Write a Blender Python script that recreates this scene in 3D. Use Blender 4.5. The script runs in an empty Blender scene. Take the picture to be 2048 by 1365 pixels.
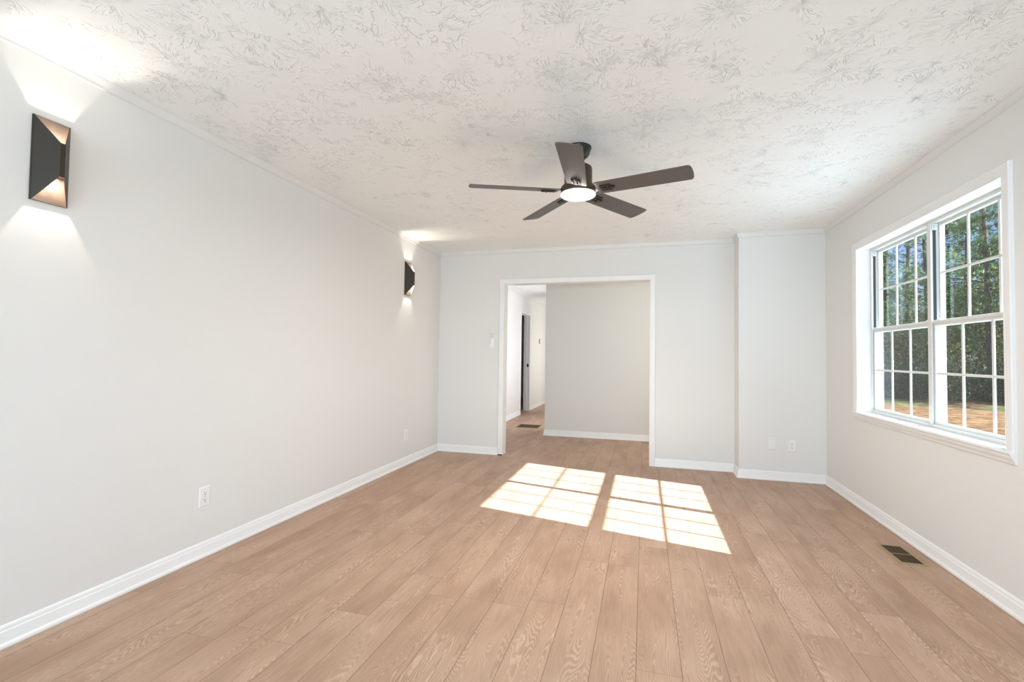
import bpy, bmesh, math, random
from mathutils import Vector, Matrix
C = bpy.context.scene.collection
sc = bpy.context.scene
PI = math.pi

# ------------------------------------------------------------------ dimensions (metres)
RW = 4.116          # right wall
BY = 5.412          # back wall
BX, BCY = 3.352, 5.178   # boxed corner beside the right wall
CH = 2.44           # ceiling
RY = -2.70          # rear wall (behind the camera)
SUN = Vector((-1.0, 0.225, -0.67)).normalized()

# ------------------------------------------------------------------ camera
F_PX, YAW, PITCH, ROLL = 949.54, 0.27157, 0.03007, 0.01344
cd = bpy.data.cameras.new('camera')
cam = bpy.data.objects.new('camera', cd); C.objects.link(cam); sc.camera = cam
fw = Vector((-math.sin(YAW)*math.cos(PITCH), math.cos(YAW)*math.cos(PITCH), math.sin(PITCH)))
r0 = Vector((math.cos(YAW), math.sin(YAW), 0)); u0 = r0.cross(fw)
rt = math.cos(ROLL)*r0 + math.sin(ROLL)*u0; up = -math.sin(ROLL)*r0 + math.cos(ROLL)*u0
cam.matrix_world = Matrix(((rt.x, up.x, -fw.x, 2.4408), (rt.y, up.y, -fw.y, 0), (rt.z, up.z, -fw.z, 1.1814), (0, 0, 0, 1)))
cd.sensor_width = 36; cd.lens = F_PX/2048*36; cd.clip_start = .05; cd.clip_end = 400

# ------------------------------------------------------------------ colour management, world, sun, fill lamps
vs = sc.view_settings
vs.view_transform = 'Standard'; vs.look = 'None'; vs.exposure = 0.91; vs.gamma = 1.0; vs.use_curve_mapping = False
sc.cycles.max_bounces = 10; sc.cycles.diffuse_bounces = 6; sc.cycles.glossy_bounces = 3
sc.cycles.transmission_bounces = 4; sc.cycles.transparent_max_bounces = 12
sc.cycles.use_denoising = True
sc.cycles.sample_clamp_indirect = 6.0
sc.cycles.caustics_reflective = False; sc.cycles.caustics_refractive = False

w = bpy.data.worlds.new('sky'); sc.world = w; w.use_nodes = True
nt = w.node_tree; nt.nodes.clear()
bg = nt.nodes.new('ShaderNodeBackground'); bg.inputs[1].default_value = 1.15
wo = nt.nodes.new('ShaderNodeOutputWorld'); tc = nt.nodes.new('ShaderNodeTexCoord'); sx = nt.nodes.new('ShaderNodeSeparateXYZ')
rp = nt.nodes.new('ShaderNodeValToRGB'); el = rp.color_ramp.elements      # clear afternoon sky, paler at the horizon
el[0].position = 0; el[0].color = (.34, .46, .66, 1); el[1].position = .8; el[1].color = (.09, .19, .46, 1)
e_ = el.new(.22); e_.color = (.16, .28, .55, 1)
nt.links.new(tc.outputs['Generated'], sx.inputs[0]); nt.links.new(sx.outputs[2], rp.inputs[0]); nt.links.new(rp.outputs[0], bg.inputs[0])
nt.links.new(bg.outputs[0], wo.inputs[0])

def light(name, kind, energy, color, loc, direction=None, parent=None, **kw):
    l = bpy.data.lights.new(name, kind); l.energy = energy; l.color = color
    for k, v in kw.items(): setattr(l, k, v)
    o = bpy.data.objects.new(name, l); C.objects.link(o); o.location = loc
    if direction is not None: o.rotation_euler = Vector(direction).to_track_quat('-Z', 'Y').to_euler()
    if parent: o.parent = parent
    return o
light('sun', 'SUN', 15.5, (.76, .92, 1), (20, -6, 14), SUN, angle=math.radians(.5))
# broad glow of the bright sky on the sunny side
light('sky_glow', 'SUN', 1.1, (.72, .88, 1), (20, -2, 16), (-1, .15, -.55), angle=math.radians(75))
# unseen fill lamps, added outside made-up rear windows and in the passage and hall
light('fill_rear', 'AREA', 25, (.68, .85, 1), (2.2, RY-.30, 1.45), (0, 1, -.05), shape='RECTANGLE', size=3.4, size_y=1.3)
light('fill_rear_up', 'AREA', 175, (.67, .85, 1), (2.2, RY-.34, .80), (0, 1, .55), shape='RECTANGLE', size=3.4, size_y=.7)
light('fill_passage', 'AREA', 10, (1, .98, .90), (RW-.04, 6.25, 1.45), (-1, 0, 0), shape='RECTANGLE', size=1.0, size_y=1.2)  # no window stands here; lamp added to brighten the passage
light('fill_hall_far', 'AREA', 15, (1, .98, .94), (1.75, 11.0, 1.25), (-1, .0, .1), shape='RECTANGLE', size=1.2, size_y=1.7)
light('fill_hall_near', 'AREA', 19, (.94, .95, 1), (1.75, 8.25, 1.25), (-1, .05, .1), shape='RECTANGLE', size=1.2, size_y=1.7)  # both hall lamps added behind unseen openings to brighten the hallway wall

# ------------------------------------------------------------------ helpers
def setp(o, label=None, cat=None, group=None, kind=None):
    if label: o['label'] = label
    if cat: o['category'] = cat
    if group: o['group'] = group
    if kind: o['kind'] = kind
    return o
def empty(name, loc=(0, 0, 0), rz=0, **kw):
    o = bpy.data.objects.new(name, None); C.objects.link(o); o.location = loc; o.rotation_euler = (0, 0, rz)
    o.empty_display_size = .05
    return setp(o, **kw)
class MB:
    def __init__(s): s.v = []; s.f = []
    def quad(s, *p):
        n = len(s.v); s.v += [tuple(q) for q in p]; s.f.append(tuple(range(n, n+len(p))))
    def box(s, x0, x1, y0, y1, z0, z1):
        n = len(s.v)
        s.v += [(x, y, z) for z in (z0, z1) for y in (y0, y1) for x in (x0, x1)]
        s.f += [tuple(n+i for i in q) for q in ((0, 2, 3, 1), (4, 5, 7, 6), (0, 1, 5, 4), (2, 6, 7, 3), (0, 4, 6, 2), (1, 3, 7, 5))]
        return s
    def hull(s, a, b):       # prism between two loops of equal length
        n = len(s.v); k = len(a); s.v += [tuple(p) for p in a]+[tuple(p) for p in b]
        s.f.append(tuple(n+i for i in reversed(range(k)))); s.f.append(tuple(n+k+i for i in range(k)))
        for i in range(k): j = (i+1) % k; s.f.append((n+i, n+j, n+k+j, n+k+i))
        return s
    def lathe(s, prof, seg=48, c=(0, 0, 0)):    # profile (r, z)
        n = len(s.v); k = len(prof)
        for i in range(seg):
            a = 2*PI*i/seg
            for r, z in prof: s.v.append((c[0]+r*math.cos(a), c[1]+r*math.sin(a), c[2]+z))
        for i in range(seg):
            j = (i+1) % seg
            for m in range(k-1): s.f.append((n+i*k+m, n+j*k+m, n+j*k+m+1, n+i*k+m+1))
        return s
    def tube(s, pts, radii, seg=8):
        n = len(s.v); pts = [Vector(p) for p in pts]
        for i, p in enumerate(pts):
            d = (pts[min(i+1, len(pts)-1)]-pts[max(i-1, 0)]).normalized()
            a = d.orthogonal().normalized() if abs(d.z) < .9 else Vector((1, 0, 0)); a = (a-d*a.dot(d)).normalized(); b = d.cross(a)
            for k in range(seg):
                t = 2*PI*k/seg; s.v.append(tuple(p+(a*math.cos(t)+b*math.sin(t))*radii[i]))
        for i in range(len(pts)-1):
            for k in range(seg):
                j = (k+1) % seg; s.f.append((n+i*seg+k, n+i*seg+j, n+(i+1)*seg+j, n+(i+1)*seg+k))
        s.f.append(tuple(n+k for k in reversed(range(seg)))); m = n+(len(pts)-1)*seg; s.f.append(tuple(m+k for k in range(seg)))
        return s
    def sweep(s, path, prof, fn, closed=False):
        # path: 2D points; prof: (d, h), d = distance to the left of the path, h = height; fn maps (a, b, h) to 3D; mitred corners
        n = len(s.v); P = [Vector(p) for p in path]; m = len(P); k = len(prof)
        for i in range(m):
            if closed or 0 < i < m-1:
                d1 = (P[i]-P[i-1]).normalized(); d2 = (P[(i+1) % m]-P[i]).normalized()
            else:
                d1 = d2 = ((P[1]-P[0]) if i == 0 else (P[-1]-P[-2])).normalized()
            n1 = Vector((-d1.y, d1.x)); n2 = Vector((-d2.y, d2.x)); b = (n1+n2); b = b/(b.dot(n1)) if b.length > 1e-6 else n1
            for d, h in prof: q = P[i]+b*d; s.v.append(tuple(fn(q.x, q.y, h)))
        for i in range(m if closed else m-1):
            j = (i+1) % m
            for t in range(k): u = (t+1) % k; s.f.append((n+i*k+t, n+j*k+t, n+j*k+u, n+i*k+u))
        if not closed: s.f.append(tuple(n+t for t in range(k))); s.f.append(tuple(n+(m-1)*k+t for t in reversed(range(k))))
        return s
    def build(s, name, mat, parent=None, bevel=0, smooth=False, loc=None, **kw):
        me = bpy.data.meshes.new(name); me.from_pydata(s.v, [], s.f); me.update()
        if not (smooth == 'raw'):
            bm = bmesh.new(); bm.from_mesh(me); bmesh.ops.recalc_face_normals(bm, faces=bm.faces); bm.to_mesh(me); bm.free()
        me.materials.append(mat)
        o = bpy.data.objects.new(name, me); C.objects.link(o)
        if parent: o.parent = parent
        if loc: o.location = loc
        if bevel:
            b = o.modifiers.new('bevel', 'BEVEL'); b.width = bevel; b.segments = 2; b.limit_method = 'ANGLE'; b.angle_limit = math.radians(40)
        if smooth is True:
            for p in me.polygons: p.use_smooth = True
            me.set_sharp_from_angle(angle=math.radians(40))
        return setp(o, **kw)
def copy_tree(o, parent=None):
    c = o.copy(); C.objects.link(c); c.parent = parent
    for ch in list(o.children): copy_tree(ch, c)
    return c

# ------------------------------------------------------------------ materials
def mat(name, col, rough=.5, metal=0, spec=.5):
    m = bpy.data.materials.new(name); m.use_nodes = True; b = m.node_tree.nodes['Principled BSDF']
    b.inputs['Base Color'].default_value = (*col, 1); b.inputs['Roughness'].default_value = rough
    b.inputs['Metallic'].default_value = metal; b.inputs['Specular IOR Level'].default_value = spec
    return m
class NT:      # small node helper
    def __init__(s, m): s.t = m.node_tree; s.b = s.t.nodes.get('Principled BSDF')
    def n(s, kind, **kw):
        o = s.t.nodes.new(kind)
        for k, v in kw.items(): setattr(o, k, v)
        return o
    def put(s, sock, v):
        if isinstance(v, bpy.types.NodeSocket): s.t.links.new(v, sock)
        else: sock.default_value = v
    def math(s, op, a, b=0., c=None, clamp=False):
        o = s.n('ShaderNodeMath', operation=op); o.use_clamp = clamp; s.put(o.inputs[0], a); s.put(o.inputs[1], b)
        if c is not None: s.put(o.inputs[2], c)
        return o.outputs[0]
    def vmath(s, op, a, b=(0, 0, 0), scale=None):
        o = s.n('ShaderNodeVectorMath', operation=op); s.put(o.inputs[0], a)
        if op != 'LENGTH' and op != 'NORMALIZE' and op != 'SCALE': s.put(o.inputs[1], b)
        if scale is not None: s.put(o.inputs['Scale'], scale)
        return o.outputs['Value'] if op in ('LENGTH', 'DOT_PRODUCT', 'DISTANCE') else o.outputs['Vector']
    def noise(s, vec, scale, detail=2, rough=.5, dist=0.):
        o = s.n('ShaderNodeTexNoise'); s.put(o.inputs['Vector'], vec); s.put(o.inputs['Scale'], scale)
        s.put(o.inputs['Detail'], detail); s.put(o.inputs['Roughness'], rough); s.put(o.inputs['Distortion'], dist); return o.outputs[0]
    def comb(s, x, y, z):
        o = s.n('ShaderNodeCombineXYZ'); s.put(o.inputs[0], x); s.put(o.inputs[1], y); s.put(o.inputs[2], z); return o.outputs[0]
    def sep(s, v):
        o = s.n('ShaderNodeSeparateXYZ'); s.put(o.inputs[0], v); return o.outputs
    def white(s, v, dim='1D'):
        o = s.n('ShaderNodeTexWhiteNoise', noise_dimensions=dim); s.put(o.inputs['W' if dim == '1D' else 'Vector'], v); return o.outputs
    def ramp(s, f, stops):
        o = s.n('ShaderNodeValToRGB'); s.put(o.inputs[0], f); e = o.color_ramp.elements
        while len(e) < len(stops): e.new(.5)
        for q, (p, c) in zip(e, stops): q.position = p; q.color = (*c, 1)
        return o.outputs[0]
    def mr(s, v, a, b, c=0., d=1., smooth=False):
        o = s.n('ShaderNodeMapRange'); o.interpolation_type = 'SMOOTHSTEP' if smooth else 'LINEAR'
        for k, x in enumerate((v, a, b, c, d)): s.put(o.inputs[k], x)
        return o.outputs[0]
    def mix(s, f, a, b, mode='MIX'):
        o = s.n('ShaderNodeMix', data_type='RGBA', blend_type=mode); s.put(o.inputs[0], f); s.put(o.inputs[6], a); s.put(o.inputs[7], b); return o.outputs[2]
    def bump(s, h, strength=1., dist=.01):
        o = s.n('ShaderNodeBump'); s.put(o.inputs['Height'], h); o.inputs['Strength'].default_value = strength; o.inputs['Distance'].default_value = dist
        s.t.links.new(o.outputs[0], s.b.inputs['Normal'])
    def pos(s): return s.n('ShaderNodeNewGeometry').outputs['Position']
    def col(s, v): s.put(s.b.inputs['Base Color'], v)

def wall_paint():
    m = mat('wall_paint', (.79, .787, .768), .6, spec=.3); t = NT(m); p = t.pos()
    h = t.noise(p, 220, 2); h2 = t.noise(p, 3, 2)
    t.bump(t.math('ADD', h, t.math('MULTIPLY', h2, 4.)), .12, .0012); return m
def ceiling_mat():
    m = mat('ceiling_texture', (.895, .908, .902), .8, spec=.2); t = NT(m); p = t.pos()
    warp = t.n('ShaderNodeTexNoise'); t.put(warp.inputs['Vector'], p); t.put(warp.inputs['Scale'], 9.); t.put(warp.inputs['Detail'], 2.)
    pw = t.vmath('ADD', p, t.vmath('SCALE', t.vmath('SUBTRACT', warp.outputs['Color'], (.5, .5, .5)), scale=.04))
    hs = []
    for k, (sc_, off) in enumerate(((3.5, 0.), (4.8, 7.3))):
        vo = t.n('ShaderNodeTexVoronoi', voronoi_dimensions='2D'); t.put(vo.inputs['Vector'], t.vmath('ADD', pw, (off, off*.7, 0))); t.put(vo.inputs['Scale'], sc_)
        d = t.vmath('SUBTRACT', t.vmath('ADD', pw, (off, off*.7, 0)), vo.outputs['Position'])
        d = t.vmath('MULTIPLY', d, (1, 1, 0)); r = t.vmath('LENGTH', d); u = t.vmath('NORMALIZE', d)
        us = t.sep(u); rnd = t.sep(vo.outputs['Color'])[0]
        q = t.comb(t.math('MULTIPLY', us[0], 5.2), t.math('MULTIPLY', us[1], 5.2), t.math('ADD', t.math('MULTIPLY', r, 16.), t.math('MULTIPLY', rnd, 50.)))
        nn = t.noise(q, 1., 1.5, .5, .35)
        crease = t.mr(t.math('ABSOLUTE', t.math('SUBTRACT', nn, .5)), 0., .036, 0., 1., True)
        msk = t.mr(t.noise(t.vmath('ADD', p, (k*3.1, 0, 0)), 5.5, 2, .6), .45, .62, 0., 1., True)
        msk = t.math('MULTIPLY', msk, t.mr(t.noise(t.vmath('ADD', p, (k*5., 2, 0)), 24., 1.5), .40, .54, .12, 1., True))
        msk = t.math('MULTIPLY', msk, t.mr(t.sep(p)[1], 1.8, 4.4, 1., .42))      # the stomp strokes get sparse and shallow towards the back wall
        hs.append(t.math('MULTIPLY', t.math('SUBTRACT', crease, 1.), msk))
    h = t.math('MINIMUM', hs[0], hs[1])
    soft = t.noise(pw, 26, 3)
    t.bump(t.math('ADD', h, t.math('MULTIPLY', soft, .16)), 1.0, .0030); return m
def floor_mat():
    m = mat('oak_planks', (.6, .42, .3), .42, spec=.35); t = NT(m); p = t.sep(t.pos())
    PW, PL = .1665, 1.22
    u = t.math('DIVIDE', t.math('SUBTRACT', p[0], 2.084-.1665*40), PW); row = t.math('FLOOR', u); fu = t.math('FRACT', u)
    off = t.white(t.math('MULTIPLY', row, 1.37))[0]
    v = t.math('ADD', t.math('DIVIDE', t.math('ADD', p[1], 20.), PL), off); seg = t.math('FLOOR', v); fv = t.math('FRACT', v)
    idv = t.comb(row, seg, 3.3); wn = t.white(idv, '3D'); r1 = wn[0]; rc = t.sep(wn[1])
    lx = t.math('MULTIPLY', fu, PW); ly = t.math('MULTIPLY', fv, PL)
    base = t.comb(t.math('ADD', lx, t.math('MULTIPLY', rc[0], 40.)), t.math('ADD', t.math('MULTIPLY', ly, .10), t.math('MULTIPLY', rc[1], 40.)), t.math('MULTIPLY', rc[2], 40.))
    n0 = t.noise(base, 10.5, 1.4, .4, .3)
    wob = t.noise(t.comb(t.math('MULTIPLY', p[0], 1.), t.math('MULTIPLY', p[1], .55), r1), 60, 2)
    ph = t.math('ADD', t.math('MULTIPLY', n0, 56.), t.math('MULTIPLY', wob, .9))
    ring = t.math('ADD', t.math('MULTIPLY', t.math('SINE', t.math('MULTIPLY', ph, 2*PI)), .5), .5)
    ring = t.math('POWER', ring, 2.0)
    gmask = t.mr(t.noise(t.comb(p[0], t.math('MULTIPLY', p[1], .35), t.math('MULTIPLY', r1, 30.)), 6., 1), .38, .62, .12, 1., True)
    ring = t.math('MULTIPLY', ring, gmask)
    fib = t.noise(t.comb(t.math('MULTIPLY', p[0], 300.), t.math('MULTIPLY', p[1], 9.), r1), 1., 3, .6)
    fleck = t.noise(t.comb(t.math('MULTIPLY', p[0], 90.), t.math('MULTIPLY', p[1], 5.), r1), 1., 2, .6)
    tone = t.noise(t.comb(t.math('MULTIPLY', p[0], 1.), t.math('MULTIPLY', p[1], .3), t.math('MULTIPLY', r1, 9.)), 9., 2)
    f = t.math('ADD', t.math('MULTIPLY', ring, .32), t.math('ADD', t.math('MULTIPLY', fib, .34), t.math('MULTIPLY', fleck, .22)))
    f = t.math('ADD', f, t.math('MULTIPLY', t.math('SUBTRACT', tone, .5), .38))
    f = t.math('ADD', f, t.math('MULTIPLY', t.math('SUBTRACT', r1, .5), .10))
    c = t.ramp(f, ((0.10, (.33, .195, .125)), (.42, (.47, .305, .210)), (.88, (.65, .455, .335))))
    tint = t.mix(t.math('MULTIPLY', rc[1], .2), c, t.mix(1., c, (.93, .98, 1.06, 1), 'MULTIPLY'))
    gx = t.math('MULTIPLY', t.math('MINIMUM', fu, t.math('SUBTRACT', 1., fu)), PW); gy = t.math('MULTIPLY', t.math('MINIMUM', fv, t.math('SUBTRACT', 1., fv)), PL)
    gap = t.math('MULTIPLY', t.mr(gx, .0007, .0016, 0., 1.), t.mr(gy, .0005, .0013, 0.25, 1.))
    t.col(t.mix(gap, (.17, .105, .07, 1), tint))
    t.put(t.b.inputs['Roughness'], t.mr(f, 0., 1., .50, .38))
    t.bump(t.math('ADD', t.math('MULTIPLY', gap, 1.), t.math('MULTIPLY', f, .15)), .35, .0012); return m
def noise_mat(name, stops, scale, rough=.8, bump=0., detail=4, spec=.2, stretch=(1, 1, 1)):
    m = mat(name, stops[0][1], rough, spec=spec); t = NT(m); v = t.vmath('MULTIPLY', t.n('ShaderNodeTexCoord').outputs['Object'], stretch)
    n = t.noise(v, scale, detail, .6); t.col(t.ramp(n, stops))
    if bump: t.bump(n, 1., bump)
    return m
def leaf_mat(name, stops, translucent=.35):
    m = mat(name, stops[0][1], .55, spec=.3); t = NT(m)
    r = t.n('ShaderNodeNewGeometry').outputs['Random Per Island']; c = t.ramp(r, stops); t.col(c)
    tr = t.n('ShaderNodeBsdfTranslucent'); t.t.links.new(c, tr.inputs[0]); mx = t.n('ShaderNodeMixShader'); mx.inputs[0].default_value = translucent
    t.t.links.new(t.b.outputs[0], mx.inputs[1]); t.t.links.new(tr.outputs[0], mx.inputs[2])
    t.t.links.new(mx.outputs[0], t.t.nodes['Material Output'].inputs[0]); return m
def glass_mat():
    m = bpy.data.materials.new('window_glass'); m.use_nodes = True; t = NT(m); t.t.nodes.remove(t.b)
    a = t.n('ShaderNodeBsdfTransparent'); a.inputs[0].default_value = (.97, .985, .98, 1); g = t.n('ShaderNodeBsdfGlossy'); g.inputs['Roughness'].default_value = .02
    lw = t.n('ShaderNodeLayerWeight'); lw.inputs[0].default_value = .5; fr = t.math('ADD', .03, t.math('MULTIPLY', t.math('POWER', lw.outputs['Facing'], 5.), .8)); mx = t.n('ShaderNodeMixShader')
    t.t.links.new(fr, mx.inputs[0]); t.t.links.new(a.outputs[0], mx.inputs[1]); t.t.links.new(g.outputs[0], mx.inputs[2])
    t.t.links.new(mx.outputs[0], t.t.nodes['Material Output'].inputs[0]); return m
def emit(name, col, s):
    m = mat(name, col, .4); b = m.node_tree.nodes['Principled BSDF']; b.inputs['Emission Color'].default_value = (*col, 1); b.inputs['Emission Strength'].default_value = s; return m
def brushed(name, col, rough, metal=.85):
    m = mat(name, col, rough, metal); t = NT(m); n = t.noise(t.n('ShaderNodeTexCoord').outputs['Object'], 60, 4)
    t.put(t.b.inputs['Roughness'], t.mr(n, .3, .7, rough-.07, rough+.1)); t.col(t.mix(n, (*[c*.82 for c in col], 1), (*[min(1, c*1.12) for c in col], 1))); return m
M = dict(wall=wall_paint(), ceil=ceiling_mat(), floor=floor_mat(), glass=glass_mat(),
         trim=noise_mat('white_trim_paint', ((.3, (.85, .85, .845)), (.7, (.87, .87, .865))), 3, .35, spec=.45),
         vinyl=noise_mat('white_vinyl', ((.3, (.69, .685, .66)), (.7, (.72, .715, .69))), 4, .4, spec=.4),
         track=mat('grey_track', (.05, .058, .058), .6), dark=mat('dark_hole', (.015, .015, .015), .6),
         plastic=noise_mat('white_plastic', ((.3, (.85, .86, .87)), (.7, (.88, .885, .89))), 5, .3, spec=.5),
         beige=noise_mat('warm_white_plastic', ((.3, (.83, .82, .79)), (.7, (.86, .85, .82))), 5, .35),
         grey=mat('grey_button', (.42, .43, .43), .5), steel=brushed('steel', (.55, .55, .55), .35),
         bronze=brushed('dark_bronze', (.042, .034, .026), .45, .4), copper=brushed('copper_lining', (.19, .145, .12), .42, .7),
         lining=brushed('bright_lining', (.62, .50, .42), .5, .3), blade=noise_mat('bronze_blade', ((.3, (.088, .078, .074)), (.7, (.104, .092, .087))), 12, .42, spec=.5, stretch=(1, 8, 1)),
         fanm=brushed('fan_bronze', (.085, .06, .042), .38, .6), canopy=brushed('canopy_bronze', (.035, .03, .025), .35, .5),
         lens=emit('lamp_lens', (1, .95, .86), 8.0), led=emit('led', (1, .9, .78), 12.0),
         brass=brushed('vent_brass', (.42, .33, .19), .45, .7), ventdark=brushed('vent_brown', (.09, .055, .03), .5, .5),
         duct=mat('duct', (.03, .02, .015), .8), black=brushed('black_metal', (.02, .02, .02), .4, .5))

# ------------------------------------------------------------------ floor, ceilings, walls
def struct(o, label, cat): return setp(o, label, cat, kind='structure')
fl = MB().box(-.12, RW, RY-.12, BY+.12, -.15, 0).box(-1.6, RW, BY+.12, 13, -.15, 0)
struct(fl.build('floor', M['floor']), 'light oak plank floor running towards the cased opening', 'floor')
struct(MB().box(-.12, RW+.18, RY-.12, BY+.12, CH, CH+.12).build('ceiling', M['ceil']), 'white ceiling with stomped crow foot texture over the main room', 'ceiling')
struct(MB().box(-1.6, RW+.18, BY+.12, 13.1, CH, CH+.12).build('ceiling_passage', M['ceil']), 'white textured ceiling over the passage behind the opening', 'ceiling')
struct(MB().box(-.12, 0, RY-.12, BY+.12, 0, CH).build('wall_left', M['wall']), 'long off-white wall with two lit sconces', 'wall')
DX0, DX1, DZ = .836, 2.498, 2.030      # clear opening in the back wall
mb = MB().box(0, DX0-.015, BY, BY+.12, 0, CH).box(DX1+.015, RW, BY, BY+.12, 0, CH).box(DX0-.015, DX1+.015, BY, BY+.12, DZ+.015, CH)
struct(mb.build('wall_back', M['wall']), 'off-white back wall around the wide cased opening', 'wall')
struct(MB().box(BX, RW, BCY, BY, 0, CH).build('wall_corner', M['wall']), 'boxed-out wall section in the far right corner', 'wall')
# right wall with two window openings (the second, behind the camera, is added for fill light); WY = opening, hole 2 cm larger for the liner
WYS = [(2.830, 4.468), (-2.10, -.462)]; WZ = (.762, 2.078)
def wall_with_holes(x0, x1, y0, y1, holes, z0h, z1h, axis='y'):
    mb = MB(); cur = y0
    def bx(a, b, z0, z1):
        if axis == 'y': mb.box(x0, x1, a, b, z0, z1)
        else: mb.box(a, b, x0, x1, z0, z1)
    for a, b in sorted(holes):
        bx(cur, a, 0, CH); bx(a, b, 0, z0h); bx(a, b, z1h, CH); cur = b
    bx(cur, y1, 0, CH); return mb
t2 = .018
struct(wall_with_holes(RW, RW+.18, RY-.12, BY+.12, [(a-t2, b+t2) for a, b in WYS], WZ[0]-t2, WZ[1]+t2).build('wall_right', M['wall']), 'off-white wall around the big double window', 'wall')
struct(MB().box(RW, RW+.18, BY+.12, 13, 0, CH).build('wall_passage_right', M['wall']), 'end wall of the passage behind the opening', 'wall')
RWX = [(.45, 2.088), (2.35, 3.988)]
struct(wall_with_holes(RY-.12, RY, 0, RW, [(a-t2, b+t2) for a, b in RWX], WZ[0]-t2, WZ[1]+t2, 'x').build('wall_rear', M['wall']), 'off-white wall behind the camera with two windows added for fill light', 'wall')
# passage
HX = .060; HD = (9.215, 9.945)       # hall left wall and its door opening
GX, GY = 1.021, 6.965                # corner of the grey wall
mb = MB().box(HX-.12, HX, BY+.12, HD[0]-.015, 0, CH).box(HX-.12, HX, HD[1]+.015, 13, 0, CH).box(HX-.12, HX, HD[0]-.015, HD[1]+.015, 2.05, CH)
struct(mb.build('wall_hall_left', M['wall']), 'left wall of the hallway with a narrow door opening', 'wall')
mb = MB().box(GX, RW, GY, GY+.12, 0, CH).box(GX, GX+.12, GY+.12, 7.5, 0, CH).box(GX, GX+.12, 9.0, 10.3, 0, CH).box(GX, GX+.12, 11.7, 13, 0, CH).box(GX, GX+.12, 10.3, 11.7, 2.2, CH).box(GX, GX+.12, 7.5, 9.0, 2.2, CH)  # unseen side openings, added to let the fill lamps light the hallway
struct(mb.build('wall_hall_facing', M['wall']), 'greige wall panel facing the opening, hallway corner at its left', 'wall')
struct(MB().box(-1.6, RW, 13, 13.1, 0, CH).build('wall_hall_end', M['wall']), 'far end wall of the hallway', 'wall')
struct(MB().box(-1.6, -1.5, 8.0, 13, 0, CH).box(-1.5, HX-.12, 8.0, 8.1, 0, CH).build('wall_side_room', M['wall']), 'walls of the dark room behind the hallway door', 'wall')

# ------------------------------------------------------------------ baseboards and crown trim
BP = [(0, 0), (.021, 0), (.021, .006), (.019, .013), (.0135, .018), (.0125, .020), (.0125, .060), (.011, .064), (.0085, .066), (.0085, .070), (.006, .078), (.003, .084), (0, .086)]
def base(name, path, label):
    struct(MB().sweep(path, BP, lambda a, b, h: (a, b, h)).build(name, M['trim'], smooth=True), label, 'baseboard')
base('baseboard_left', [(0, BY), (0, RY)], 'white moulded baseboard along the long left wall')
base('baseboard_back_left', [(.776, BY), (0.0005, BY)], 'short white baseboard left of the cased opening')
base('baseboard_back_right', [(RW, BCY), (BX, BCY), (BX, BY), (2.558, BY)], 'white baseboard stepping round the boxed corner')
base('baseboard_right', [(RW, RY), (RW, BCY)], 'white baseboard below the double window')
base('baseboard_rear', [(0, RY), (RW, RY)], 'white baseboard behind the camera')
base('baseboard_hall_left', [(HX, HD[0]-.075), (HX, BY+.12)], 'white baseboard on hallway wall before the door')
base('baseboard_hall_far', [(HX, 13), (HX, HD[1]+.075)], 'white baseboard on hallway wall beyond the door')
base('baseboard_hall_facing', [(RW, GY), (GX, GY), (GX, 7.5)], 'white baseboard under the greige facing wall')
CP = [(0, 0), (.021, 0), (.021, -.007), (.016, -.014), (.012, -.024), (.007, -.033), (.006, -.037), (.009, -.039), (.009, -.044), (0, -.046)]
def crown(name, path, label):
    struct(MB().sweep(path, CP, lambda a, b, h: (a, b, CH+h)).build(name, M['wall'], smooth=True), label, 'trim')
crown('trim_1', [(RW, RY), (RW, BCY), (BX, BCY), (BX, BY), (0, BY), (0, RY)], 'slim crown moulding where the room walls meet the ceiling')
crown('trim_2', [(HX, 13), (HX, BY+.12)], 'slim crown moulding on the hallway left wall')
crown('trim_3', [(RW, GY), (GX, GY), (GX, 9.9)], 'slim crown moulding above the greige facing wall')
# attic hatch moulding on the hallway ceiling
hz = MB().sweep([(.24, 8.2), (.24, 8.95), (.93, 8.95), (.93, 8.2)], [(0, 0), (.03, 0), (.03, -.012), (0, -.006)], lambda a, b, h: (a, b, CH+h), closed=True)
struct(hz.build('trim_4', M['trim']), 'thin white hatch moulding on the hallway ceiling', 'trim')

# ------------------------------------------------------------------ cased openings
CAS = [(0, 0), (0, .011), (.006, .014), (.010, .0125), (.014, .014), (.034, .016), (.050, .0185), (.056, .0185), (.0605, .014), (.0605, 0)]
d1 = empty('door_1', ((DX0+DX1)/2, BY, 0), label='wide white cased opening in the back wall', cat='doorway', kind='structure')
ox = (DX0+DX1)/2
# path runs up the right side, across and down the left so that "left of the path" is away from the opening... (mirrored profile)
mb = MB().sweep([(DX0-ox, .012), (DX0-ox, DZ), (DX1-ox, DZ), (DX1-ox, 0)], CAS, lambda a, b, h: (a, -h, b)); mb.build('casing', M['trim'], d1, smooth=True)
mb = MB().box(DX0-.015-ox, DX0-ox, -.002, .122, .0, DZ).box(DX1-ox, DX1+.015-ox, -.002, .122, 0, DZ).box(DX0-.015-ox, DX1+.015-ox, -.002, .122, DZ, DZ+.015)
mb.build('jamb', M['trim'], d1, .001)
mb = MB().sweep([(DX0-ox, 0), (DX0-ox, DZ), (DX1-ox, DZ), (DX1-ox, 0)], CAS, lambda a, b, h: (a, .12+h, b)); mb.build('casing', M['trim'], d1, smooth=True)
MB().box(DX0-ox-.055, DX0-ox-.004, -.012, -.002, 0, .011).build('gap_shade', M['dark'], d1, label='dark block drawn as the shade under the left casing foot')  # dark block stands in for the shade in the gap
d2 = empty('door_2', (HX, (HD[0]+HD[1])/2, 0), label='narrow white cased hallway door opening, dark inside', cat='doorway', kind='structure')
oy = (HD[0]+HD[1])/2
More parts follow.
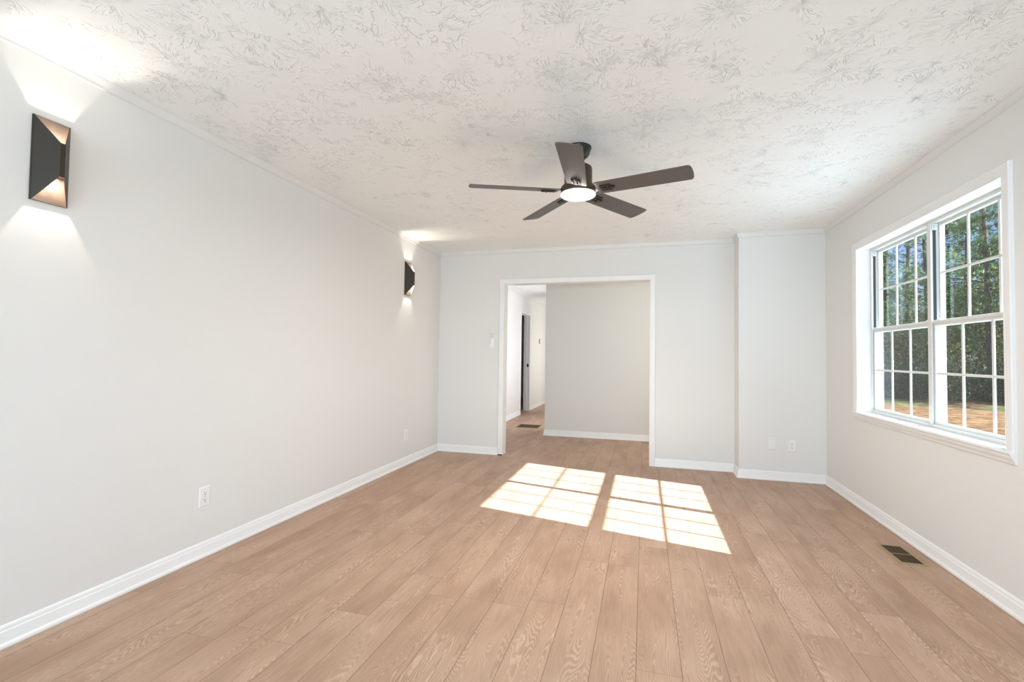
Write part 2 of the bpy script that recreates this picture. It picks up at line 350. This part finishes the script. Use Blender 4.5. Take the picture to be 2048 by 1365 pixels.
MB().sweep([(HD[1]-oy, 0), (HD[1]-oy, 2.035), (HD[0]-oy, 2.035), (HD[0]-oy, 0)], [(-a, b) for a, b in CAS], lambda a, b, h: (h, a, b)).build('casing', M['trim'], d2, smooth=True)
MB().box(-.122, .002, HD[0]-.015-oy, HD[0]-oy, 0, 2.035).box(-.122, .002, HD[1]-oy, HD[1]+.015-oy, 0, 2.035).box(-.122, .002, HD[0]-.015-oy, HD[1]+.015-oy, 2.035, 2.05).build('jamb', M['trim'], d2)
MB().box(-.085, -.05, HD[0]-oy, HD[0]-oy+.01, 0, 2.035).box(-.085, -.05, HD[1]-oy-.01, HD[1]-oy, 0, 2.035).box(-.085, -.05, HD[0]-oy, HD[1]-oy, 2.025, 2.035).build('door_stop', M['trim'], d2)
MB().box(-.048, -.012, HD[1]-oy-.003, HD[1]-oy, .935, 1.00).build('strike_plate', M['black'], d2, label='black metal strike plate')

# ------------------------------------------------------------------ windows (local x = outwards, y = along the wall, z up)
def make_window(name, label):
    W_ = 1.638; y0, y1 = -W_/2, W_/2; z0, z1 = WZ
    root = empty(name, label=label, cat='window', kind='structure')
    # liner boards
    MB().box(0, .175, y0-t2, y0, z0-t2, z1+t2).box(0, .175, y1, y1+t2, z0-t2, z1+t2).box(0, .175, y0, y1, z1, z1+t2).build('jamb_liner', M['trim'], root)
    MB().sweep([(y0, z0-.01), (y0, z1), (y1, z1), (y1, z0-.01)], CAS, lambda a, b, h: (-h, a, b)).build('casing', M['trim'], root, smooth=True)
    # sill board with a moulded apron
    SP = [(0, 0), (0, .175), (-.018, .175), (-.018, 0), (-.060, 0), (-.060, -.010), (-.050, -.014), (-.040, -.016), (-.028, -.026), (-.018, -.031), (-.006, -.033), (0, -.030)]
    n = MB(); n.hull([(h, y0-.058, z0+d) for d, h in SP], [(h, y1+.058, z0+d) for d, h in SP])
    # notch: the board only runs through the wall between the liners
    n = MB().box(-.001, .175, y0, y1, z0-t2, z0)
    AP = [(0, 0), (-.012, 0), (-.012, -.004), (0, -.031), (-.003, -.034)]
    prof = [(0, z0), (-.028, z0), (-.031, z0-.004), (-.031, z0-.012), (-.027, z0-.018), (-.024, z0-.021), (-.024, z0-.028), (-.017, z0-.040), (-.011, z0-.048), (-.010, z0-.060), (0, z0-.062)]
    n.hull([(x, y0-.058, z) for x, z in prof], [(x, y1+.058, z) for x, z in prof])
    n.build('window_sill', M['trim'], root, smooth=True)
    ym = .0
    for (a, b) in ((y0, ym-.002), (ym-.002, y1)):
        fr = MB()
        j = .014
        fr.box(.090, .170, a, a+j, z0, z1).box(.090, .170, b-j, b, z0, z1).box(.090, .170, a+j, b-j, z1-.014, z1).box(.090, .170, a+j, b-j, z0, z0+.012)
        fr.box(.088, .096, a, a+j+.006, z0, z1).box(.088, .096, b-j-.006, b, z0, z1).box(.088, .096, a+j, b-j, z1-.020, z1).box(.088, .094, a+j, b-j, z0, z0+.020)
        fr.box(.1285, .1325, a+j, a+j+.005, z0, z1-.014).box(.1285, .1325, b-j-.005, b-j, z0, z1-.014)
        F = fr.build('window_frame', M['vinyl'], root, .0012)
        MB().box(.103, .1205, a+j, a+j+.0012, 1.44, 2.030).box(.103, .1205, b-j-.0012, b-j, 1.44, 2.030).build('balance_track', M['track'], F, label='dark grey track slot')
        MB().box(.098, .127, a+j, a+j+.007, 2.020, 2.060).box(.098, .127, b-j-.007, b-j, 2.020, 2.060).build('track_cap', M['vinyl'], F, .001, label='white cap at track top')
        for zq in (2.036, 2.047): MB().box(.108, .112, b-j-.0078, b-j-.0065, zq, zq+.004).build('screw', M['dark'], F)
        ga, gb = a+j+.019, b-j-.019
        ga0, gb0 = ga, gb
        for sash, (xa, xb, zb, zt, gz0, gz1) in (('lower_sash', (.101, .125, z0+.014, 1.436, .800, 1.404)), ('upper_sash', (.136, .160, 1.404, z1-.012, 1.445, 2.046))):
            ga, gb = (ga0, gb0) if sash == 'lower_sash' else (a+j+.010, b-j-.010)
            s = MB(); s.box(xa, xb, a+j, ga, zb, zt).box(xa, xb, gb, b-j, zb, zt).box(xa, xb, ga, gb, zb, gz0).box(xa, xb, ga, gb, gz1, zt)
            if sash == 'lower_sash': s.box(xa-.008, xa, a+j+.002, b-j-.002, 1.420, 1.436).box(xa-.006, xa, ga-.01, gb+.01, zb, zb+.010)
            S = s.build(sash, M['vinyl'], root, .0015)
            xm = (xa+xb)/2
            MB().box(xm-.002, xm+.002, ga-.002, gb+.002, gz0-.002, gz1+.002).build('glass_pane', M['glass'], S)
            g = MB(); wd = (gb-ga)/3
            for k in (1, 2): g.box(xm-.0055, xm+.0055, ga+wd*k-.0072, ga+wd*k+.0072, gz0-.001, gz1+.001)
            zm = (gz0+gz1)/2; g.box(xm-.0053, xm+.0053, ga-.001, gb+.001, zm-.0072, zm+.0072)
            g.build('muntin_grid', M['vinyl'], S, .0025)
            if sash == 'lower_sash':
                for yy in (a+j+.045, b-j-.045):
                    MB().box(xa, xa+.018, yy-.022, yy+.022, 1.436, 1.443).box(xa+.004, xa+.013, yy-.008, yy+.008, 1.443, 1.449).build('tilt_latch', M['plastic'], S, .0015)
    return root
win = make_window('window_1', 'double white gridded window looking onto pine woods'); win.location = (RW, (WYS[0][0]+WYS[0][1])/2, 0)
for nm, loc, rz, lab in (('added_window_2', (RW, (WYS[1][0]+WYS[1][1])/2, 0), 0, 'unseen double window added in the right wall to let in fill sun'),
                         ('added_window_3', ((RWX[0][0]+RWX[0][1])/2, RY, 0), -PI/2, 'unseen left double window added behind the camera for fill light'),
                         ('added_window_4', ((RWX[1][0]+RWX[1][1])/2, RY, 0), -PI/2, 'unseen right double window added behind the camera for fill light')):
    c = copy_tree(win); c.name = nm; c.location = loc; c.rotation_euler = (0, 0, rz); c['label'] = lab  # windows out of view, added to let in fill light

# ------------------------------------------------------------------ ceiling fan
FC = Vector((2.054, 2.826, 0)); A0 = math.radians(-14.3); PIT = .2194
fan = empty('ceiling_fan', (FC.x, FC.y, CH), label='five-blade dark bronze ceiling fan with lit round lamp', cat='ceiling fan')
zt = -CH
MB().lathe([(.0001, 0), (.072, 0), (.0765, -.003), (.0765, -.012), (.073, -.017), (.071, -.024), (.068, -.038), (.058, -.056), (.042, -.070), (.024, -.077), (.0001, -.078)]).build('canopy', M['canopy'], fan, smooth=True)
MB().lathe([(.0001, -.07), (.0135, -.07), (.0135, -.125), (.0001, -.125)], 24).build('downrod', M['canopy'], fan, smooth=True)
MB().lathe([(.0001, -.112), (.030, -.112), (.066, -.116), (.080, -.126), (.083, -.140), (.083, -.225), (.0001, -.225)]).build('motor_housing', M['fanm'], fan, smooth=True)
MB().lathe([(.0001, -.224), (.083, -.224), (.098, -.240), (.1035, -.248), (.1035, -.282), (.101, -.285), (.0001, -.285)]).build('lamp_ring', M['fanm'], fan, smooth=True)
MB().lathe([(.0001, -.284), (.1025, -.284), (.1040, -.287), (.1035, -.292), (.098, -.297), (.085, -.299), (.05, -.300), (.0001, -.3003)]).build('lamp_lens', M['lens'], fan, smooth=True, label='glowing white round lens')
light('fan_lamp', 'AREA', 16, (1, .96, .91), (0, 0, -.3025), (0, 0, -1), fan, shape='DISK', size=.19)
ZB = 2.1720-CH
def blade_mesh():
    # local x outwards, y ccw; outline with rounded tip corners, 6 mm thick, pitched about x
    L0, L1 = .118, .655; top = []
    def hw(x): return .060+.0075*(x-L0)/(L1-L0)
    o = [(L0, -hw(L0)+.006), (L0, hw(L0)-.006), (L0+.006, hw(L0))]
    for k in range(1, 9): x = L0+(L1-.022-L0)*k/8; o.append((x, hw(x)))
    for k in range(1, 10): a = PI/2-PI*k/10; o.append((L1-.020+.021*math.cos(a)**.9, hw(L1)*(abs(math.sin(a))**.75)*(1 if a > 0 else -1)))
    for k in range(8, -1, -1): x = L0+(L1-.022-L0)*k/8; o.append((x, -hw(x)))
    c, s = math.cos(PIT), math.sin(PIT)
    T = lambda x, y, z: (x, y*c+z*s, -y*s+z*c)
    mb = MB(); mb.hull([T(x, y, -.003) for x, y in o], [T(x, y, .003) for x, y in o]); 
    # bracket: forked iron seen on the underside, with two long slots between three fingers
    br = MB()
    def bx(x0, x1, y0, y1, z0, z1):
        br.hull([T(x0, y0, z0), T(x1, y0, z0), T(x1, y1, z0), T(x0, y1, z0)], [T(x0, y0, z1), T(x1, y0, z1), T(x1, y1, z1), T(x0, y1, z1)])
    bx(.142, .206, -.028, -.0135, -.010, -.003); bx(.142, .226, -.0075, .0075, -.012, -.003); bx(.142, .206, .0135, .028, -.010, -.003)
    bx(.142, .154, -.028, .028, -.0105, -.003); bx(.198, .206, -.028, .028, -.0095, -.003)
    br.hull([(.085, -.017, .010), (.085, .017, .010), (.085, .017, .016), (.085, -.017, .016)], [T(.150, -.020, -.008), T(.150, .020, -.008), T(.150, .020, -.003), T(.150, -.020, -.003)])
    scs = [MB().lathe([(.0001, -.0150), (.003, -.0145), (.0042, -.012), (.0042, -.009)], 10, T(x, y, 0)) for x, y in ((.192, -.021), (.214, 0), (.192, .021))]
    return mb, br, scs
mb, br, scw = blade_mesh()
b0 = mb.build('blade', M['blade'], fan, .0015); i0 = br.build('blade_bracket', M['canopy'], b0, .0015); ss = [q.build('screw', M['canopy'], b0, smooth=True) for q in scw]
for k in range(5):
    b = b0 if k == 0 else b0.copy()
    if k:
        C.objects.link(b)
        for ch in [i0]+ss: q = ch.copy(); C.objects.link(q); q.parent = b
    b.location = (0, 0, ZB); b.rotation_euler = (0, 0, A0+k*2*PI/5)

# ------------------------------------------------------------------ wall sconces
def make_sconce():
    r = empty('wall_sconce')          # local x out from the wall, centre height at z = 0
    w2, h2, px, nr, hr = .065, .178, .080, .009, .0715
    MB().box(0, .009, -w2, w2, -h2, h2).build('back_plate', M['copper'], r, .0008)
    sh = MB(); t_ = .0018
    A = lambda s, q: [(.009, s*w2, -h2), (.009, s*w2, h2), (px, s*nr, hr), (px, s*nr, -hr)] if q == 0 else [(.009, s*(w2-t_*1.3), -h2), (.009, s*(w2-t_*1.3), h2), (px-t_, s*(nr-.0002), hr), (px-t_, s*(nr-.0002), -hr)]
    for s in (-1, 1): sh.hull(A(s, 0), A(s, 1))
    sh.box(px-t_, px, -nr, nr, -hr, hr)
    for s in (-1, 1): sh.box(.0, .0095, s*(w2-.002) if s > 0 else -w2-.0008, w2+.0008 if s > 0 else -(w2-.002), -h2, h2)
    sh.build('shade', M['bronze'], r, .0006)
    B = lambda s, o_: [(.0095, s*(w2-.003-o_), -h2+.001), (.0095, s*(w2-.003-o_), h2-.001), (px-.003-o_, s*(nr-.001), hr), (px-.003-o_, s*(nr-.001), -hr)]
    for s in (-1, 1): MB().hull(B(s, 0), B(s, .0006)).build('inner_lining', M['lining'], r)
    for s in (-1, 1):
        zz = s*.058
        d = MB(); pts = [(.009, -w2+.002), (.009, w2-.002), (px-.002, nr-.001), (px-.002, -nr+.001)]
        d.hull([(x, y, zz-.002) for x, y in pts], [(x, y, zz+.002) for x, y in pts]); dk = d.build('lamp_deck', M['copper'], r)
        MB().box(.030, .046, -.010, .010, zz-.003 if s < 0 else zz+.002, zz-.002 if s < 0 else zz+.003).build('led_chip', M['led'], dk)
    return r
def sconce_lights(r, e):
    for s in (-1, 1): light('sconce_led', 'AREA', e, (1, .90, .77), (.038, 0, s*.0625), (0, 0, s), r, shape='SQUARE', size=.012)
S1 = make_sconce(); S1.location = (0, 1.393, 1.976); setp(S1, 'bronze wall sconce nearest the camera, copper-lit facets, high on the left wall', 'wall lamp', 'bronze sconces on the left wall')
S2 = copy_tree(S1); S2.location = (0, 4.568, 1.982); S2['label'] = 'far bronze sconce on the left wall close to the room corner'
for s_ in (S1, S2): sconce_lights(s_, .85)

# ------------------------------------------------------------------ outlets, switches, plates (local x out from the wall, y along it)
def plate(mb_w=.070, mb_h=.115):
    m = MB(); w_, h_ = mb_w/2, mb_h/2; e = .005
    m.hull([(0, -w_, -h_), (0, w_, -h_), (0, w_, h_), (0, -w_, h_)], [(.0055, -w_+e, -h_+e), (.0055, w_-e, -h_+e), (.0055, w_-e, h_-e), (.0055, -w_+e, h_-e)]); return m
def make_outlet():
    r = empty('wall_outlet'); plate().build('cover_plate', M['plastic'], r, .001)
    for s in (-1, 1):
        rc = MB(); c = (0, s*.0195); o = []
        for k in range(24):
            a = 2*PI*k/24; y = .0172*math.cos(a); z = max(-.0135, min(.0135, .0172*math.sin(a))); o.append((y, z+s*.0195))
        rc.hull([(.0045, y, z) for y, z in o], [(.0075, y, z) for y, z in o]); R_ = rc.build('receptacle', M['plastic'], r, .0005)
        q = MB(); z = s*.0195
        q.box(.0070, .0078, -.0075, -.0052, z-.001, z+.0075).box(.0070, .0078, .0052, .0075, z-.001, z+.0065)
        q.hull([(.0070, .0032*math.cos(a*PI/4), z-.0075+.0032*math.sin(a*PI/4)) for a in range(8)], [(.0078, .0032*math.cos(a*PI/4), z-.0075+.0032*math.sin(a*PI/4)) for a in range(8)])
        q.build('slots', M['dark'], R_)
    MB().hull([(.005, .003*math.cos(a*PI/4), .003*math.sin(a*PI/4)) for a in range(8)], [(.0068, .003*math.cos(a*PI/4), .003*math.sin(a*PI/4)) for a in range(8)]).build('screw', M['steel'], r)
    return r
O1 = make_outlet(); O1.location = (0, 2.191, .343); setp(O1, 'white duplex outlet on the left wall near the front baseboard', 'outlet', 'white duplex outlets')
O2 = copy_tree(O1); O2.location = (0, 4.600, .316); O2['label'] = 'small white outlet on the left wall below the far sconce'
O3 = copy_tree(O1); O3.location = (3.822, BCY, .341); O3.rotation_euler = (0, 0, -PI/2); O3['label'] = 'white duplex outlet on the boxed corner beside a blank plate'
bp = empty('blank_plate', (3.650, BCY, .352), -PI/2, label='blank white cover plate left of the outlet on the boxed corner', cat='cover plate')
plate(.072, .117).build('cover_plate', M['beige'], bp, .001)
for zq in (.042, -.042): MB().hull([(.005, .003*math.cos(a*PI/4), zq+.003*math.sin(a*PI/4)) for a in range(8)], [(.0066, .003*math.cos(a*PI/4), zq+.003*math.sin(a*PI/4)) for a in range(8)]).build('screw', M['steel'], bp)
# fan remote in its cradle, left of the opening
cr = empty('remote_cradle', (.694, BY, 1.365), -PI/2, label='white wall cradle holding a fan remote left of the opening', cat='holder')
MB().box(0, .003, -.022, .022, -.085, .05).box(0, .026, -.026, -.0225, -.09, -.03).box(0, .026, .0225, .026, -.09, -.03).box(.0235, .026, -.0225, .0225, -.09, -.045).box(0, .026, -.026, .026, -.093, -.088).build('cradle_shell', M['plastic'], cr, .001)
rm = empty('remote_control', (.694, BY-.0035, 1.385), -PI/2, label='slim white fan remote with grey buttons in the wall cradle', cat='remote control')
MB().box(0, .018, -.0205, .0205, -.10, .075).build('remote_body', M['plastic'], rm, .004)
for z, y in [(.055, -.010), (.055, .010), (.035, -.010), (.035, .010), (.015, -.010), (.015, .010), (-.006, 0)]:
    MB().hull([(.0175, y+.006*math.cos(a*PI/5), z+.006*math.sin(a*PI/5)) for a in range(10)], [(.0192, y+.006*math.cos(a*PI/5), z+.006*math.sin(a*PI/5)) for a in range(10)]).build('button', M['grey'], rm)
def make_switch(name, loc, label, body, cat='light switch'):
    r = empty(name, loc, 0, label=label, cat=cat); plate().build('cover_plate', M['plastic'], r, .001)
    MB().hull([(.004, -.005, -.012), (.004, .005, -.012), (.004, .005, .012), (.004, -.005, .012)], [(.013, -.004, .002), (.013, .004, .002), (.009, .004, .010), (.009, -.004, .010)]).build('toggle', body, r)
    return r
make_switch('light_switch', (HX, 8.33, 1.49), 'white toggle switch on the hallway wall just inside the opening', M['plastic'])
th = empty('thermostat', (HX, 10.97, 1.52), 0, label='small grey-sided thermostat on hallway wall beyond the door', cat='thermostat')
MB().box(0, .030, -.055, .055, -.06, .06).build('thermostat_body', M['beige'], th, .003)
MB().box(.0, .026, -.058, -.0545, -.05, .05).build('side_panel', M['grey'], th, label='grey side panel')

# ------------------------------------------------------------------ floor registers
def make_vent(name, loc, L, W, label, group, nsl, frame, slat):
    r = empty(name, loc, 0, label=label, cat='floor vent'); b = .019
    f = MB(); f.sweep([(-W/2, -L/2), (W/2, -L/2), (W/2, L/2), (-W/2, L/2)], [(0, 0), (.002, .004), (b, .005), (b, -.002)], lambda a, b_, h: (a, b_, h), closed=True)
    f.build('vent_frame', frame, r)
    MB().box(-W/2+b, W/2-b, -L/2+b, L/2-b, .0003, .0008).build('duct_opening', M['duct'], r)
    s = MB(); n = nsl; y0 = -L/2+b; st = (L-2*b)/n
    for k in range(n):
        y = y0+st*(k+.5); s.hull([(-W/2+b, y-.003, .0010), (W/2-b, y-.003, .0010), (W/2-b, y-.002, .001), (-W/2+b, y-.002, .001)], [(-W/2+b, y+.002, .0042), (W/2-b, y+.002, .0042), (W/2-b, y+.003, .0042), (-W/2+b, y+.003, .0042)])
    s.build('louvers', slat, r)
    MB().box(-W/2+b, W/2-b, -.004, .004, .0012, .0050).build('cross_bar', frame, r)
    return r
make_vent('floor_vent', (3.952, 3.455, 0), .305, .145, 'brass-framed brown floor register near the right baseboard', '', 22, M['brass'], M['ventdark'])
make_vent('floor_vent', (.600, 7.745, 0), .37, .39, 'dark return grille in the hallway floor past the opening', '', 22, M['brass'], M['ventdark'])

# ------------------------------------------------------------------ outdoors
GZ = -.45
def ground_mat():
    m = mat('leaf_litter', (.4, .25, .12), .9, spec=.1); t = NT(m); p = t.pos()
    a = t.noise(t.vmath('MULTIPLY', p, (1, 1, 1)), 3.5, 8, .75); b = t.noise(p, .35, 3, .6); c = t.noise(t.vmath('ADD', p, (9, 4, 0)), .22, 3, .55)
    straw = t.ramp(a, ((.34, (.05, .024, .012)), (.47, (.16, .072, .030)), (.57, (.28, .135, .058)), (.72, (.48, .31, .17))))
    green = t.ramp(a, ((.35, (.035, .055, .014)), (.65, (.12, .16, .05))))
    t.col(t.mix(t.mr(c, .54, .62, 0., .8), straw, green)); t.bump(a, 1., .05); return m
struct(MB().box(RW+.18, 90, -40, 90, GZ-.3, GZ).build('ground', ground_mat()), 'lawn strewn with orange pine straw outside the window', 'ground')
struct(MB().box(RW+.18, 11.5, -7, 9.5, GZ-.1, GZ+.06).build('reflector', noise_mat('pale_reflector', ((.3, (.54, .55, .55)), (.7, (.63, .64, .64))), 3, .9, .01), bevel=.02), 'unseen pale patio along the house below the window', 'reflector')  # unseen pale slab, added to bounce sun up through the window
bark = noise_mat('pine_bark', ((.35, (.06, .045, .035)), (.6, (.16, .11, .08)), (.75, (.27, .19, .14))), 3.5, .9, .05, stretch=(3, 3, .6))
needles = leaf_mat('pine_needles', ((0., (.035, .075, .018)), (.5, (.09, .16, .035)), (.85, (.18, .26, .06)), (1., (.33, .28, .09))), .3)
leaves = leaf_mat('broad_leaves', ((0., (.03, .055, .015)), (.40, (.10, .14, .035)), (.68, (.24, .28, .085)), (.86, (.44, .43, .18)), (.95, (.36, .17, .06)), (1., (.55, .50, .30))), .4)
brush_l = leaf_mat('undergrowth_leaves', ((0., (.03, .055, .018)), (.6, (.08, .12, .035)), (1., (.20, .24, .09))), .35)
rng = random.Random(5)
def rv(s=1.): return Vector((rng.gauss(0, s), rng.gauss(0, s), rng.gauss(0, s)))
def leaf(mb, p, size):
    a = rv().normalized(); b = a.orthogonal().normalized(); c = a.cross(b)
    t = rng.random()*6.28; u = b*math.cos(t)+c*math.sin(t); v = a.cross(u)
    mb.quad(p-u*size, p-v*size*.42+u*size*.1, p+u*size, p+v*size*.42+u*size*.1)
def tuft(mb, p, L, n=13):
    d = rv().normalized(); d.z = abs(d.z)*.6+.1
    for _ in range(n):
        q = (d+rv(.55)).normalized(); s = q.orthogonal().normalized()*L*.045
        mb.quad(p-s, p+q*L, p+s)
def make_pine(name, H, r, zlow, tufts, lean):
    root = empty(name); tk = MB()
    pts = [(lean*z*z*.004, math.sin(z*.4+lean*9)*.05, z) for z in [H*i/10 for i in range(11)]]
    tk.tube(pts, [r*(1.15 if i == 0 else 1-.075*i) for i in range(11)], 10)
    nb = 26; fo = MB()
    for i in range(nb):
        z = zlow+(H-zlow)*(i+rng.random())/nb; a = rng.random()*6.28; L = (1.2+2.6*rng.random())*(1-.55*(z-zlow)/(H-zlow))
        k = int(z/H*10); b = Vector(pts[min(k, 9)])+(Vector(pts[min(k+1, 10)])-Vector(pts[min(k, 9)]))*(z/H*10-k)
        d = Vector((math.cos(a), math.sin(a), rng.uniform(-.15, .35))); e = b+d*L; m = b+d*L*.5+Vector((0, 0, .1*L))
        tk.tube([b, m, e], [r*.22, r*.13, r*.05], 5)
        for _ in range(tufts//nb):
            tt = rng.uniform(.3, 1.08); c = b+d*L*tt+rv(.22+.10*L*tt)*Vector((1, 1, .55)) if False else b+d*L*tt+Vector((rng.gauss(0, .38), rng.gauss(0, .38), rng.gauss(0, .22)))
            tuft(fo, c, rng.uniform(.20, .34))
    tk.build('trunk', bark, root, smooth='raw'); fo.build('foliage', needles, root, smooth='raw'); return root
def make_broad(name, H, R, n, size, matl, stems=3, lowz=.3):
    root = empty(name); tk = MB(); cl = []
    for s in range(stems):
        a = rng.random()*6.28; L = H*.8; e = Vector((math.cos(a)*R*.45, math.sin(a)*R*.45, L))
        tk.tube([(0.05*math.cos(a), .05*math.sin(a), 0), e*.5+Vector((0, 0, L*.08)), e], [.05*H/4, .035*H/4, .012], 6)
        for _ in range(5): q = e*rng.uniform(.35, 1.); f = q+rv(R*.38); tk.tube([q, f], [.016, .006], 4); cl.append(f)
    for _ in range(10): a = rng.random()*6.28; cl.append(Vector((math.cos(a)*R*rng.random(), math.sin(a)*R*rng.random(), rng.uniform(lowz, 1)*H)))
    fo = MB()
    for _ in range(n):
        c = rng.choice(cl); p = c+rv(R*.24); 
        if p.z < .05: p.z = .05+rng.random()*.3
        leaf(fo, p, size*rng.uniform(.7, 1.3))
    tk.build('branches', bark, root, smooth='raw'); fo.build('foliage', matl, root, smooth='raw'); return root
protoP = [make_pine('pine_tree', 17, .20, 3.0, 1500, .4), make_pine('pine_tree', 15, .16, 2.2, 1500, -.5), make_pine('pine_tree', 20, .25, 4.5, 1500, .1)]
protoB = [make_broad('broadleaf_tree', 5.0, 2.2, 7500, .078, leaves), make_broad('broadleaf_tree', 4.0, 2.0, 6500, .072, leaves, 4), make_broad('broadleaf_tree', 6.2, 2.2, 7500, .082, leaves, 2)]
protoS = [make_broad('shrub', 1.5, .9, 2400, .06, brush_l, 5, .1), make_broad('shrub', 1.1, 1.0, 2200, .055, brush_l, 5, .1)]
used = set()
def place(protos, k, az, r, sc_, label, cat, group):
    p = protos[k % len(protos)]
    o = p if id(p) not in used else copy_tree(p)
    used.add(id(p)); a = math.radians(az)
    o.location = (2.44+r*math.cos(a), r*math.sin(a), GZ-.03); o.rotation_euler = (0, 0, rng.random()*6.28); o.scale = (sc_,)*3
    setp(o, label, cat, group)
for i in range(23):
    az = 50+27*((i*.381966) % 1); r = 28+i*1.15
    place(protoP, i, az, r, rng.uniform(.9, 1.1), 'tall pine standing in the woods beyond the lawn', 'tree', 'pines in the woods outside the window')
for i in range(26):
    az = 49+28*((i*.618034+.13) % 1); r = 28.5+i*.95
    place(protoB, i, az, r, rng.uniform(.85, 1.15), 'leafy broadleaf tree filling the wood edge between pines', 'tree', 'broadleaf trees along the wood edge')
for i in range(24):
    az = 50+26*((i+.5)/24)+rng.uniform(-.4, .4); r = 27+rng.uniform(-.8, 1.2)
    place(protoS, i, az, r, rng.uniform(.65, 1.0), 'low green shrub at the foot of the woods', 'shrub', 'shrubs at the foot of the woods')
